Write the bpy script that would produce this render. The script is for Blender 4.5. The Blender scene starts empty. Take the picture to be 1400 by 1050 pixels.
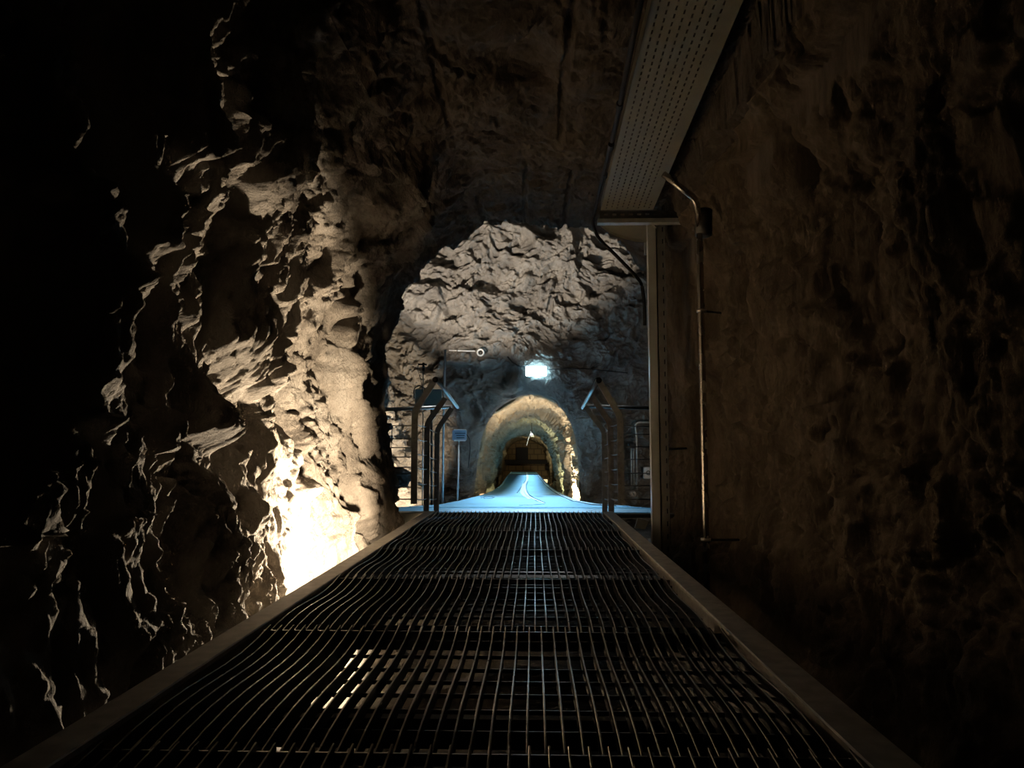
import bpy, math, random
import numpy as np
from mathutils import Vector, Matrix

random.seed(7)
SC = bpy.context.scene
COL = SC.collection

# ------------------------------------------------------------------ camera
F = 1000.0                      # focal length in pixels of the 1400 px frame
CAM_Z = 0.51
PITCH = math.atan(85.0 / F)
YAW = math.atan(30.0 / F)
cam_data = bpy.data.cameras.new('camera')
cam_data.sensor_width = 36.0
cam_data.lens = 36.0 * F / 1400.0
cam_data.clip_start = 0.02
cam = bpy.data.objects.new('camera', cam_data)
COL.objects.link(cam)
cam.location = (0, 0, CAM_Z)
cam.rotation_euler = (math.pi / 2 + PITCH, 0, YAW)
SC.camera = cam
RM = cam.rotation_euler.to_matrix()


def P(px, py, Y):
    """the point at distance Y down the tunnel that lies on a line of sight"""
    d = RM @ Vector(((px - 700) / F, -(py - 525) / F, -1.0))
    return Vector((0, 0, CAM_Z)) + d * (Y / d.y)


# ------------------------------------------------------------------ noise
def _hash(ix, iy, iz, seed):
    h = (ix.astype(np.int64) * 374761393 + iy.astype(np.int64) * 668265263 + iz.astype(np.int64) * 2147483647 + seed * 1274126177) & 0xffffffff
    h = ((h ^ (h >> 13)) * 1274126177) & 0xffffffff
    h = ((h ^ (h >> 16)) * 2246822519) & 0xffffffff
    return h ^ (h >> 15)


def _rnd(h, k):
    return (((h * (2654435761 + 2 * k * 40503) + k * 97531) & 0xffffffff) >> 8).astype(np.float32) / 16777216.0


def perlin(p, seed=0):
    i = np.floor(p).astype(np.int64)
    f = (p - i).astype(np.float32)
    u = f * f * f * (f * (f * 6 - 15) + 10)
    out = 0
    for dx in (0, 1):
        wx = u[:, 0] if dx else 1 - u[:, 0]
        for dy in (0, 1):
            wy = u[:, 1] if dy else 1 - u[:, 1]
            for dz in (0, 1):
                wz = u[:, 2] if dz else 1 - u[:, 2]
                h = _hash(i[:, 0] + dx, i[:, 1] + dy, i[:, 2] + dz, seed)
                g = ((_rnd(h, 1) * 2 - 1) * (f[:, 0] - dx) + (_rnd(h, 2) * 2 - 1) * (f[:, 1] - dy) + (_rnd(h, 3) * 2 - 1) * (f[:, 2] - dz))
                out = out + wx * wy * wz * g
    return out * 1.5


def fbm(p, octaves=4, seed=0, gain=0.5):
    a, s, out = 1.0, 1.0, 0
    for k in range(octaves):
        out = out + a * perlin(p * s, seed + k * 17)
        a *= gain
        s *= 2.03
    return out


def ridged(p, octaves=3, seed=0):
    a, s, out = 1.0, 1.0, 0
    for k in range(octaves):
        out = out + a * (1 - 2 * np.abs(perlin(p * s, seed + k * 13)))
        a *= 0.5
        s *= 2.1
    return out


def facets(p, seed=0, sharp=16.0):
    """broken-rock facets: every cell is a tilted plane with its own height"""
    i = np.floor(p).astype(np.int64)
    val = np.zeros(len(p), np.float32)
    tot = np.full(len(p), 1e-9, np.float32)
    for dx in (-1, 0, 1):
        for dy in (-1, 0, 1):
            for dz in (-1, 0, 1):
                cx, cy, cz = i[:, 0] + dx, i[:, 1] + dy, i[:, 2] + dz
                h = _hash(cx, cy, cz, seed)
                rx = p[:, 0] - (cx + _rnd(h, 1))
                ry = p[:, 1] - (cy + _rnd(h, 2))
                rz = p[:, 2] - (cz + _rnd(h, 3))
                d = rx * rx + ry * ry + rz * rz
                v = (_rnd(h, 4) - 0.5) + 1.3 * (rx * (_rnd(h, 5) - 0.5) + ry * (_rnd(h, 6) - 0.5) + rz * (_rnd(h, 7) - 0.5))
                w = np.exp(-sharp * d)
                val += w * v
                tot += w
    return val / tot


def warp(p, amt, freq, seed):
    w = np.stack([fbm(p * freq + 11.3 * k, 3, seed + 31 * k) for k in range(3)], 1)
    return p + amt * w


# ------------------------------------------------------------------ materials
def mat_new(name):
    m = bpy.data.materials.new(name)
    m.use_nodes = True
    nt = m.node_tree
    return m, nt, nt.nodes['Principled BSDF']


def rock_mat(name, c1, c2, c3, scale=3.0, stretch=(1, 1, 1), bump=0.35, rough=0.85, spec=0.3):
    m, nt, b = mat_new(name)
    N, L = nt.nodes, nt.links
    tc = N.new('ShaderNodeTexCoord')
    mp = N.new('ShaderNodeMapping')
    mp.inputs['Scale'].default_value = stretch
    L.new(tc.outputs['Object'], mp.inputs['Vector'])
    n1 = N.new('ShaderNodeTexNoise')
    n1.inputs['Scale'].default_value = scale
    n1.inputs['Detail'].default_value = 8
    n1.inputs['Roughness'].default_value = 0.65
    L.new(mp.outputs[0], n1.inputs['Vector'])
    r = N.new('ShaderNodeValToRGB')
    r.color_ramp.elements[0].position = 0.3
    r.color_ramp.elements[0].color = (*c1, 1)
    r.color_ramp.elements[1].position = 0.72
    r.color_ramp.elements[1].color = (*c3, 1)
    e = r.color_ramp.elements.new(0.5)
    e.color = (*c2, 1)
    L.new(n1.outputs['Fac'], r.inputs['Fac'])
    L.new(r.outputs['Color'], b.inputs['Base Color'])
    n2 = N.new('ShaderNodeTexNoise')
    n2.inputs['Scale'].default_value = scale * 14
    n2.inputs['Detail'].default_value = 9
    n2.inputs['Roughness'].default_value = 0.7
    L.new(mp.outputs[0], n2.inputs['Vector'])
    bp = N.new('ShaderNodeBump')
    bp.inputs['Strength'].default_value = bump
    bp.inputs['Distance'].default_value = 0.035
    L.new(n2.outputs['Fac'], bp.inputs['Height'])
    n3 = N.new('ShaderNodeTexNoise')
    n3.inputs['Scale'].default_value = scale * 4.5
    n3.inputs['Detail'].default_value = 6
    n3.inputs['Roughness'].default_value = 0.75
    n3.inputs['Distortion'].default_value = 0.6
    L.new(mp.outputs[0], n3.inputs['Vector'])
    bp2 = N.new('ShaderNodeBump')
    bp2.inputs['Strength'].default_value = min(1.0, bump * 1.2)
    bp2.inputs['Distance'].default_value = 0.09 * 3.0 / scale
    L.new(n3.outputs['Fac'], bp2.inputs['Height'])
    L.new(bp2.outputs['Normal'], bp.inputs['Normal'])
    L.new(bp.outputs['Normal'], b.inputs['Normal'])
    b.inputs['Roughness'].default_value = rough
    b.inputs['Specular IOR Level'].default_value = spec
    return m


def metal_mat(name, color, rough=0.45, metallic=1.0, wear=0.25, scale=30, stretch=(1, 1, 1)):
    m, nt, b = mat_new(name)
    N, L = nt.nodes, nt.links
    tc = N.new('ShaderNodeTexCoord')
    mp = N.new('ShaderNodeMapping')
    mp.inputs['Scale'].default_value = stretch
    L.new(tc.outputs['Object'], mp.inputs['Vector'])
    n = N.new('ShaderNodeTexNoise')
    n.inputs['Scale'].default_value = scale
    n.inputs['Detail'].default_value = 6
    L.new(mp.outputs[0], n.inputs['Vector'])
    r = N.new('ShaderNodeValToRGB')
    r.color_ramp.elements[0].position = 0.3
    r.color_ramp.elements[0].color = tuple(c * (1 - wear) for c in color) + (1,)
    r.color_ramp.elements[1].position = 0.7
    r.color_ramp.elements[1].color = tuple(min(1, c * (1 + wear)) for c in color) + (1,)
    L.new(n.outputs['Fac'], r.inputs['Fac'])
    L.new(r.outputs['Color'], b.inputs['Base Color'])
    mr = N.new('ShaderNodeMapRange')
    mr.inputs['To Min'].default_value = max(0.05, rough - 0.1)
    mr.inputs['To Max'].default_value = min(1, rough + 0.12)
    L.new(n.outputs['Fac'], mr.inputs['Value'])
    L.new(mr.outputs['Result'], b.inputs['Roughness'])
    b.inputs['Metallic'].default_value = metallic
    return m


def emit_mat(name, color, strength):
    m, nt, b = mat_new(name)
    b.inputs['Base Color'].default_value = (0.8, 0.8, 0.8, 1)
    b.inputs['Emission Color'].default_value = (*color, 1)
    b.inputs['Emission Strength'].default_value = strength
    return m


ROCK_L = rock_mat('rock_grey_brown', (0.13, 0.11, 0.09), (0.27, 0.235, 0.195), (0.44, 0.40, 0.35), 3.2, (1, 1, 0.55), 0.75)
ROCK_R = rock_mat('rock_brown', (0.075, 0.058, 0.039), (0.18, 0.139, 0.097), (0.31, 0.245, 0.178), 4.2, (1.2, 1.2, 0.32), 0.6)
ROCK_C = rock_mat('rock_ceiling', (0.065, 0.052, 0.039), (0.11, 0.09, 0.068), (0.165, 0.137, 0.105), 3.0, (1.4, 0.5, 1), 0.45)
ROCK_B = rock_mat('rock_cavern', (0.15, 0.135, 0.12), (0.27, 0.245, 0.215), (0.40, 0.36, 0.31), 1.5, (1, 1, 1.2), 0.7)
ROCK_P = rock_mat('rock_passage', (0.20, 0.16, 0.10), (0.33, 0.27, 0.17), (0.44, 0.37, 0.25), 1.5, (1, 0.4, 1), 0.5)
ROCK_F = rock_mat('rock_floor', (0.06, 0.055, 0.05), (0.11, 0.10, 0.09), (0.17, 0.155, 0.14), 5, (1, 1, 1), 0.5)
GALV = metal_mat('galvanised_grating', (0.21, 0.20, 0.19), 0.30, 1.0, 0.25, 14)
KERB = metal_mat('kerb_steel', (0.46, 0.435, 0.39), 0.6, 0.15, 0.25, 25)
DARKST = metal_mat('dark_steel', (0.10, 0.095, 0.085), 0.5, 0.7, 0.3, 20)
POSTST = metal_mat('post_steel', (0.32, 0.30, 0.265), 0.5, 0.3, 0.25, 20)
CHROME = metal_mat('bright_tube', (0.66, 0.63, 0.59), 0.40, 1.0, 0.1, 20)
ZINC = metal_mat('zinc_strut', (0.50, 0.49, 0.44), 0.42, 0.5, 0.2, 18)
ZINC_S = metal_mat('zinc_smooth', (0.58, 0.58, 0.53), 0.33, 0.3, 0.05, 6)
RAILST = metal_mat('rail_steel', (0.26, 0.245, 0.215), 0.45, 0.4, 0.15, 18)
TRAY = metal_mat('tray_sheet', (0.26, 0.235, 0.16), 0.6, 0.15, 0.12, 10)
CONDUIT = metal_mat('conduit_pipe', (0.55, 0.50, 0.44), 0.25, 1.0, 0.12, 12)
BLACK = metal_mat('black_rubber', (0.018, 0.017, 0.016), 0.75, 0.0, 0.2, 30)
WIRE = metal_mat('wire_rope', (0.22, 0.21, 0.20), 0.4, 0.9, 0.2, 60)
PALE = metal_mat('pale_plastic', (0.74, 0.72, 0.68), 0.5, 0.0, 0.06, 8)
GREYP = metal_mat('grey_panel', (0.17, 0.16, 0.12), 0.6, 0.0, 0.12, 8)
SIGN = metal_mat('sign_face', (0.36, 0.42, 0.50), 0.5, 0.1, 0.06, 8)
INK = metal_mat('sign_ink', (0.03, 0.035, 0.045), 0.6, 0.0, 0.05, 8)
RAMP = metal_mat('pale_blue_deck', (0.14, 0.42, 0.68), 0.5, 0.0, 0.14, 3.0, (1, 0.25, 1))
RAMP_L = metal_mat('light_blue_band', (0.36, 0.66, 0.90), 0.5, 0.0, 0.08, 6)
RAMP_D = metal_mat('dark_blue_line', (0.035, 0.12, 0.22), 0.5, 0.0, 0.1, 6)
LAMP_ON = emit_mat('lamp_diffuser', (0.42, 0.78, 1.0), 42.0)
FLOOD_ON = emit_mat('flood_lens', (1.0, 0.82, 0.58), 6.0)
WARM_ON = emit_mat('warm_window', (1.0, 0.78, 0.40), 1.2)

# masonry at the end of the passage
BLOCK, nt, b = mat_new('block_wall')
tc = nt.nodes.new('ShaderNodeTexCoord')
mp = nt.nodes.new('ShaderNodeMapping')
mp.inputs['Rotation'].default_value = (math.pi / 2, 0, 0)
br = nt.nodes.new('ShaderNodeTexBrick')
br.inputs['Color1'].default_value = (0.30, 0.21, 0.10, 1)
br.inputs['Color2'].default_value = (0.26, 0.185, 0.09, 1)
br.inputs['Mortar'].default_value = (0.13, 0.09, 0.05, 1)
br.inputs['Scale'].default_value = 1.0
br.inputs['Brick Width'].default_value = 0.46
br.inputs['Row Height'].default_value = 0.34
br.inputs['Mortar Size'].default_value = 0.025
nt.links.new(tc.outputs['Object'], mp.inputs['Vector'])
nt.links.new(mp.outputs[0], br.inputs['Vector'])
nt.links.new(br.outputs['Color'], b.inputs['Base Color'])
b.inputs['Roughness'].default_value = 0.85


# ------------------------------------------------------------------ mesh helpers
class MB:
    def __init__(self):
        self.v, self.f = [], []

    def quad_strip(self, rings, closed=True, caps=True):
        n = len(rings[0])
        b = len(self.v)
        for r in rings:
            self.v.extend([tuple(q) for q in r])
        for k in range(len(rings) - 1):
            for j in range(n if closed else n - 1):
                a = b + k * n + j
                c = b + k * n + (j + 1) % n
                self.f.append((a, c, c + n, a + n))
        if caps and closed:
            self.f.append(tuple(range(b + n - 1, b - 1, -1)))
            e = b + (len(rings) - 1) * n
            self.f.append(tuple(range(e, e + n)))
        return self

    def box(self, lo, hi, bev=0.0):
        x0, y0, z0 = lo
        x1, y1, z1 = hi
        if bev <= 0:
            r = lambda z: [(x0, y0, z), (x1, y0, z), (x1, y1, z), (x0, y1, z)]
            return self.quad_strip([r(z0), r(z1)])
        bv = min(bev, (x1 - x0) / 2.01, (y1 - y0) / 2.01, (z1 - z0) / 2.01)

        def oct_(i, z):
            k = bv * (1 - i)
            a, c, d, e = x0 + k, x1 - k, y0 + k, y1 - k
            q = bv * 0.7
            return [(a + q, d, z), (c - q, d, z), (c, d + q, z), (c, e - q, z), (c - q, e, z), (a + q, e, z), (a, e - q, z), (a, d + q, z)]
        return self.quad_strip([oct_(0, z0), oct_(1, z0 + bv), oct_(1, z1 - bv), oct_(0, z1)])

    def tube(self, pts, rad, n=10, flat=None, up=(0, 0, 1)):
        """round tube (or a flat bar of size flat=(w,t)) along a polyline"""
        pts = [Vector(p) for p in pts]
        rings = []
        for k, p in enumerate(pts):
            t = Vector((0, 0, 0))
            if k:
                t += (p - pts[k - 1]).normalized()
            if k < len(pts) - 1:
                t += (pts[k + 1] - p).normalized()
            t.normalize()
            u = Vector(up)
            if abs(u.dot(t)) > 0.95:
                u = Vector((0, 1, 0)) if abs(t.y) < 0.9 else Vector((1, 0, 0))
            s = t.cross(u).normalized()
            w = s.cross(t).normalized()
            if flat:
                a, c = flat[0] / 2, flat[1] / 2
                rings.append([p + s * i + w * j for i, j in ((-a, -c), (a, -c), (a, c), (-a, c))])
            else:
                r = rad[k] if isinstance(rad, (list, tuple)) else rad
                rings.append([p + s * (r * math.cos(2 * math.pi * j / n)) + w * (r * math.sin(2 * math.pi * j / n)) for j in range(n)])
        return self.quad_strip(rings)

    def prism(self, poly, vec):
        vec = Vector(vec)
        return self.quad_strip([[Vector(p) for p in poly], [Vector(p) + vec for p in poly]])

    def build(self, name, mat, parent=None, smooth=False):
        me = bpy.data.meshes.new(name)
        me.from_pydata(self.v, [], self.f)
        me.materials.append(mat)
        if smooth:
            me.shade_smooth() if hasattr(me, 'shade_smooth') else None
        me.update()
        o = bpy.data.objects.new(name, me)
        COL.objects.link(o)
        if parent is not None:
            o.parent = parent
            o.matrix_parent_inverse = Matrix.Translation(-parent.location)
        fix_normals(me)
        return o


def fix_normals(me):
    import bmesh
    bm = bmesh.new()
    bm.from_mesh(me)
    bmesh.ops.recalc_face_normals(bm, faces=bm.faces)
    bm.to_mesh(me)
    bm.free()


def bend(pts, r=0.06, n=5):
    """round the corners of a polyline"""
    pts = [Vector(p) for p in pts]
    out = [pts[0]]
    for k in range(1, len(pts) - 1):
        a, p, c = pts[k - 1], pts[k], pts[k + 1]
        da, dc = (a - p), (c - p)
        q = min(r, da.length * 0.45, dc.length * 0.45)
        s, e = p + da.normalized() * q, p + dc.normalized() * q
        for j in range(n + 1):
            t = j / n
            out.append(s * (1 - t) ** 2 + p * 2 * t * (1 - t) + e * t * t)
    out.append(pts[-1])
    return out


def tag(o, label, cat, group=None, kind=None):
    o['label'] = label
    o['category'] = cat
    if group:
        o['group'] = group
    if kind:
        o['kind'] = kind
    return o


def thing(name, label, cat, loc, group=None):
    o = bpy.data.objects.new(name, None)
    o.empty_display_size = 0.1
    COL.objects.link(o)
    o.location = loc
    return tag(o, label, cat, group)


def grid_obj(name, V, nu, nv, mat, kind='structure', smooth=True, rows=None):
    """V: (nv*nu,3) array, nu fastest"""
    me = bpy.data.meshes.new(name)
    j, i = np.meshgrid(np.arange(nv - 1), np.arange(nu - 1), indexing='ij')
    a = (j * nu + i).ravel()
    q = np.stack([a, a + 1, a + 1 + nu, a + nu], 1).astype(np.int32)
    me.vertices.add(len(V))
    me.vertices.foreach_set('co', V.astype(np.float32).ravel())
    me.loops.add(q.size)
    me.loops.foreach_set('vertex_index', q.ravel())
    me.polygons.add(len(q))
    me.polygons.foreach_set('loop_start', np.arange(0, q.size, 4, dtype=np.int32))
    me.polygons.foreach_set('use_smooth', np.full(len(q), smooth))
    me.materials.append(mat)
    me.update(calc_edges=True)
    o = bpy.data.objects.new(name, me)
    COL.objects.link(o)
    if kind:
        o['kind'] = kind
    return o


def resample(ctrl, n, smooth_it=2):
    c = np.array(ctrl, float)
    for _ in range(smooth_it):      # Chaikin
        a = 0.75 * c[:-1] + 0.25 * c[1:]
        d = 0.25 * c[:-1] + 0.75 * c[1:]
        m = np.empty((2 * len(a), 2))
        m[0::2], m[1::2] = a, d
        c = np.vstack([c[:1], m, c[-1:]])
    s = np.concatenate([[0], np.cumsum(np.linalg.norm(np.diff(c, axis=0), axis=1))])
    t = np.linspace(0, s[-1], n)
    p = np.stack([np.interp(t, s, c[:, 0]), np.interp(t, s, c[:, 1])], 1)
    tg = np.gradient(p, axis=0)
    nrm = np.stack([-tg[:, 1], tg[:, 0]], 1)
    nrm /= np.linalg.norm(nrm, axis=1, keepdims=True)
    return p, nrm


def gauss(Y, Z, y0, z0, ry, rz):
    return np.exp(-(((Y - y0) / ry) ** 2 + ((Z - z0) / rz) ** 2))


def plateau(Y, Z, y0, z0, ry, rz, p=3):
    return np.exp(-((np.abs((Y - y0) / ry)) ** p + (np.abs((Z - z0) / rz)) ** p))


# ------------------------------------------------------------------ near tunnel shell
NU, NY = 1060, 860
prof, pn = resample([(-1.02, -0.85), (-1.02, -0.3), (-1.12, 0.4), (-1.19, 1.1), (-1.13, 1.75), (-0.96, 2.05), (-0.71, 2.25), (-0.33, 2.36),
                     (0.5, 2.33), (0.93, 2.10), (1.13, 1.65), (1.24, 1.0), (1.27, 0.3), (1.2, -0.3), (1.15, -0.85)], NU)
# profile runs left floor -> over the crown -> right floor; (-tz, tx) points outward on the left
mid = np.array([0.0, 0.7])
flip = np.sign(np.sum(pn * (prof - mid), axis=1))
pn *= flip[:, None]
ys = np.linspace(0, 1, NY)
Ys = -1.6 + (6.25 + 1.6) * (0.30 * ys + 0.70 * (1 - (1 - ys) ** 1.2) * 0.5 + 0.35 * ys)
Ys = -1.6 + (Ys - Ys[0]) / (Ys[-1] - Ys[0]) * 7.85
U, YY = np.meshgrid(np.arange(NU), Ys)
U = U.ravel()
base = np.stack([prof[U, 0], YY.ravel(), prof[U, 1]], 1)
nrm = np.stack([pn[U, 0], np.zeros(len(U)), pn[U, 1]], 1)
X, Y, Z = base.T
wl = np.clip((-X - 0.45) / 0.45, 0, 1)
wl = wl * wl * (3 - 2 * wl)
wr = np.clip((X - 0.6) / 0.4, 0, 1)
wr = wr * wr * (3 - 2 * wr)
wc = np.clip(1 - wl - wr, 0, 1)
q = warp(base, 0.16, 1.6, 5)
qs = q * np.array([1, 1, 0.62])
qc = q * np.array([1, 0.8, 1])
fA = facets(qs / 0.46, 3, 30)
fB = facets(qs / 0.17, 9, 40)
fC = facets(q * np.array([1, 1, 0.4]) / 0.075, 21, 50)
fD = facets(q * np.array([1, 1, 0.6]) / 0.034, 22, 40)
big = fbm(base * 0.9, 3, 41)
rid = ridged(q * np.array([4, 4, 1.6]), 3, 55)
fine = fbm(q * 16, 4, 71)
vs = fbm(base * np.array([9, 9, 1.5]), 4, 91)
# outward displacement (+ = into the rock)
rv = ridged(q * np.array([2.2, 2.2, 0.75]), 3, 155)
rw = ridged(warp(base, 0.12, 3, 77) * np.array([6.5, 6.5, 2.4]), 3, 165)
dl = 0.10 * big + 0.18 * fA + 0.075 * fB + 0.022 * fC - 0.045 * rv - 0.024 * rw + 0.016 * fine + 0.006 * fD
dr = 0.08 * big + 0.10 * fA + 0.06 * fB + 0.034 * fC + 0.016 * fD + 0.035 * vs + 0.014 * fine
dc = 0.07 * big + 0.10 * facets(qc / 0.8, 33) + 0.035 * fB + 0.016 * fC + 0.010 * fD + 0.016 * fine
dl = dl * (1 - 0.42 * plateau(Y, Z, 3.85, 0.0, 0.75, 0.65))
lowz = np.clip((1.95 - Z) / 0.6, 0, 1)
near_mouth = np.clip((Y - 4.7) / 0.8, 0, 1)
dl = dl + lowz * (np.interp(Y, [0, 0.5, 1.5, 2.4, 3.1, 3.8, 4.4, 5.0, 5.6, 6.25], [-.06, -.09, -.10, -.03, .12, .25, .25, .09, .15, .27])) + 0.06 * near_mouth
dr = dr * (1 - 0.45 * near_mouth) - 0.16 * near_mouth * np.clip((2.0 - Z) / 0.5, 0, 1)
dc = dc + 0.09 * near_mouth
d = wl * dl * np.clip(1.15 - 0.5 * near_mouth, 0, 2) + wr * dr + wc * dc
# the larger forms of the left wall: boulders that stand out (-) and hollows (+)
L_FORMS = [
    (1.75, -0.25, 0.5, 0.4, -0.04), (2.35, 0.95, 0.35, 0.30, 0.12),
    (4.15, 0.66, 0.14, 0.30, 0.34), (4.12, 0.30, 0.15, 0.06, -0.20), (3.15, 0.86, 0.30, 0.14, -0.08),  # low jutting lip added to cast shade into the hollow above
    (2.85, 0.60, 0.18, 0.25, 0.13), (5.6, 1.45, 0.5, 0.5, 0.04), (1.0, 0.6, 0.4, 0.5, -0.05),
    (1.3, 1.3, 0.35, 0.3, 0.10), (2.5, 1.75, 0.5, 0.25, -0.08), (4.5, 1.30, 0.45, 0.25, -0.06),
]
for y0, z0, ry, rz, a in L_FORMS:
    d += wl * a * plateau(Y, Z, y0, z0, ry, rz)
# keep the foot of the left wall clear of the walkway, but close to it
R_FORMS = [(3.4, 1.42, 0.14, 0.22, 0.20), (3.1, 1.75, 0.07, 0.12, 0.14), (4.6, 1.55, 0.25, 0.2, 0.12), (2.7, 0.5, 0.1, 0.5, 0.05)]
for y0, z0, ry, rz, a in R_FORMS:
    d += wr * a * plateau(Y, Z, y0, z0, ry, rz)
# half-round drill marks along the crown
for gx, y0, y1 in ((0.165, 2.7, 4.25), (-0.055, 4.75, 6.3), (0.265, 4.85, 6.3), (-0.46, 2.6, 3.95), (-0.40, 5.5, 6.3)):
    inside = np.clip((Y - y0) / 0.04, 0, 1) * np.clip((y1 - Y) / 0.04, 0, 1)
    xx = X - gx - 0.012 * np.sin(Y * 3)
    d += (Z > 1.7) * inside * 0.032 * np.sqrt(np.clip(1 - (xx / 0.022) ** 2, 0, 1))
V = base + nrm * d[:, None]
low = (V[:, 2] < 0.12) & (V[:, 0] < 0)
lim = -0.866 - 0.05 * np.clip((V[:, 1] - 1.5) / 0.6, 0, 1) - 0.02 * fine - 0.25 * np.clip(V[:, 2], 0, 0.2)
V[:, 0] = np.where((V[:, 0] < 0) & (V[:, 2] < 0.35), np.minimum(V[:, 0], lim), V[:, 0])
V[:, 0] = np.where((V[:, 0] > 0) & (V[:, 2] < 1.9), np.maximum(V[:, 0], np.where(V[:, 1] > 5.2, 0.99, 1.06)), V[:, 0])
over = (V[:, 0] > 0.30) & (V[:, 0] < 0.92) & (V[:, 2] > 1.6) & (V[:, 1] < 5.4)
V[:, 2] = np.where(over, np.maximum(V[:, 2], P(857, 287, 4.8).z + 0.10 + 0.054 * (4.8 - np.clip(V[:, 1], -2, 4.8)) + 0.02 * fine), V[:, 2])
V = V.reshape(NY, NU, 3)
iL = int(np.argmin(np.abs(prof[:, 0] + 0.80) + 10 * (prof[:, 1] < 1.0)))
iR = int(np.argmin(np.abs(prof[:, 0] - 0.95) + 10 * (prof[:, 1] < 1.0)))
grid_obj('wall_left', V[:, :iL + 1].reshape(-1, 3), iL + 1, NY, ROCK_L)
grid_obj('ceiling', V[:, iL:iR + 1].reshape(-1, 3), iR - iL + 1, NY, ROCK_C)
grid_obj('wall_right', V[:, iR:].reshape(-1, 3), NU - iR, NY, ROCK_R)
mouth = V[-1].copy()

# ------------------------------------------------------------------ cavern beyond the mouth
CY0, CY1 = 6.25, 18.3
NU2, NY2 = 420, 260
cprof, cpn = resample([(-2.9, -1.7), (-3.0, 0.0), (-3.5, 1.6), (-3.9, 3.0), (-3.7, 5.0), (-2.2, 6.7), (0.2, 7.3), (2.2, 6.7), (3.7, 5.0), (3.9, 3.0), (3.6, 1.4), (3.4, 0.0), (3.3, -1.7)], NU2)
cpn *= np.sign(np.sum(cpn * (cprof - np.array([0, 1.5])), axis=1))[:, None]
U, YY = np.meshgrid(np.arange(NU2), np.linspace(CY0, CY1, NY2))
U = U.ravel()
base = np.stack([cprof[U, 0], YY.ravel(), cprof[U, 1]], 1)
nrm = np.stack([cpn[U, 0], 0 * U, cpn[U, 1]], 1)


def cavern_disp(p, seed):
    q = warp(p, 0.35, 0.7, seed)
    qq = q * np.array([1, 1, 1.5])
    return (0.22 * fbm(p * 0.5, 3, seed + 1) + 0.42 * facets(qq / 1.25, seed + 2, 35) + 0.24 * facets(qq / 0.5, seed + 3, 45)
            + 0.12 * facets(qq / 0.2, seed + 4, 50) + 0.06 * facets(qq / 0.09, seed + 7, 50) - 0.07 * ridged(q * 2.2, 3, seed + 5) + 0.05 * fbm(q * 5, 4, seed + 6))


V = (base + nrm * cavern_disp(base, 200)[:, None]).reshape(NY2, NU2, 3)
a1, a2 = int(NU2 * 0.36), int(NU2 * 0.64)
grid_obj('wall_cavern_left', V[:, :a1 + 1].reshape(-1, 3), a1 + 1, NY2, ROCK_B)
grid_obj('ceiling_cavern', V[:, a1:a2 + 1].reshape(-1, 3), a2 - a1 + 1, NY2, ROCK_B)
grid_obj('wall_cavern_right', V[:, a2:].reshape(-1, 3), NU2 - a2, NY2, ROCK_B)
# the rock around the tunnel mouth on the cavern side
rings = []
for k in range(16):
    t = k / 15
    m2 = mouth.copy()
    cx = np.interp(np.linspace(0, 1, NU), np.linspace(0, 1, NU2), cprof[:, 0]) * 1.12
    cz = np.interp(np.linspace(0, 1, NU), np.linspace(0, 1, NU2), cprof[:, 1]) * 1.10
    m2[:, 0] = mouth[:, 0] * (1 - t) + cx * t
    m2[:, 2] = mouth[:, 2] * (1 - t) + cz * t
    m2[:, 1] = 6.25 + 0.30 * min(1, t * 8) ** 0.5 + 0.25 * np.sin(np.arange(NU) * 0.05 + 7 * t) * min(1, t * 3)
    rings.append(m2[::4])
grid_obj('wall_front', np.array(rings).reshape(-1, 3), len(mouth[::4]), 16, ROCK_B)

# ------------------------------------------------------------------ back wall of the cavern and the passage in it
PY0 = 17.9
NU3 = 1040
arch, an = resample([(-1.62, -2.3), (-1.55, -1.2), (-1.42, 0.0), (-1.30, 0.85), (-0.98, 1.42), (-0.4, 1.76), (0.1, 1.80), (0.62, 1.56), (0.98, 1.0), (1.10, 0.2), (1.20, -1.2), (1.25, -2.3)], NU3)
cen = np.array([-0.14, -0.1])
an *= np.sign(np.sum(an * (arch - cen), axis=1))[:, None]
RR = 0.45
ts = np.concatenate([np.linspace(6.4, RR, 340), RR * (1 - np.sin(np.linspace(0.04, 1, 26) * math.pi / 2))])
rad = (arch - cen)
rlen = np.linalg.norm(rad, axis=1, keepdims=True)
rad = rad / rlen
wv = []
for t in ts:
    xz = arch + an * min(t, RR) + rad * max(0, t - RR)
    yy = PY0 + (RR - math.sqrt(max(0, RR ** 2 - (RR - min(t, RR)) ** 2)))
    wv.append(np.stack([xz[:, 0], np.full(NU3, yy), xz[:, 1]], 1))
wv = np.array(wv)
nw = len(ts)
pb = wv.reshape(-1, 3)
tt = np.repeat(ts, NU3)
disp = cavern_disp(pb * np.array([1, 1, 1]), 300)
k = np.clip(tt / 0.6, 0.38, 1)
pb = pb.copy()
pb[:, 1] += (disp * 1.15 - 0.10 * np.clip(pb[:, 2] - 2.0, 0, 4)) * k
# a hollow to the left of the wall lamp, and the flatter rock the lamp is fixed to
pb[:, 1] += 0.55 * gauss(pb[:, 0], pb[:, 2], -0.72, 2.25, 0.30, 0.5) * k
flat = plateau(pb[:, 0], pb[:, 2], 0.10, 2.30, 0.62, 0.48, 3)
pb[:, 1] = pb[:, 1] * (1 - flat) + flat * (17.20 + 0.16 * disp)
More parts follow.
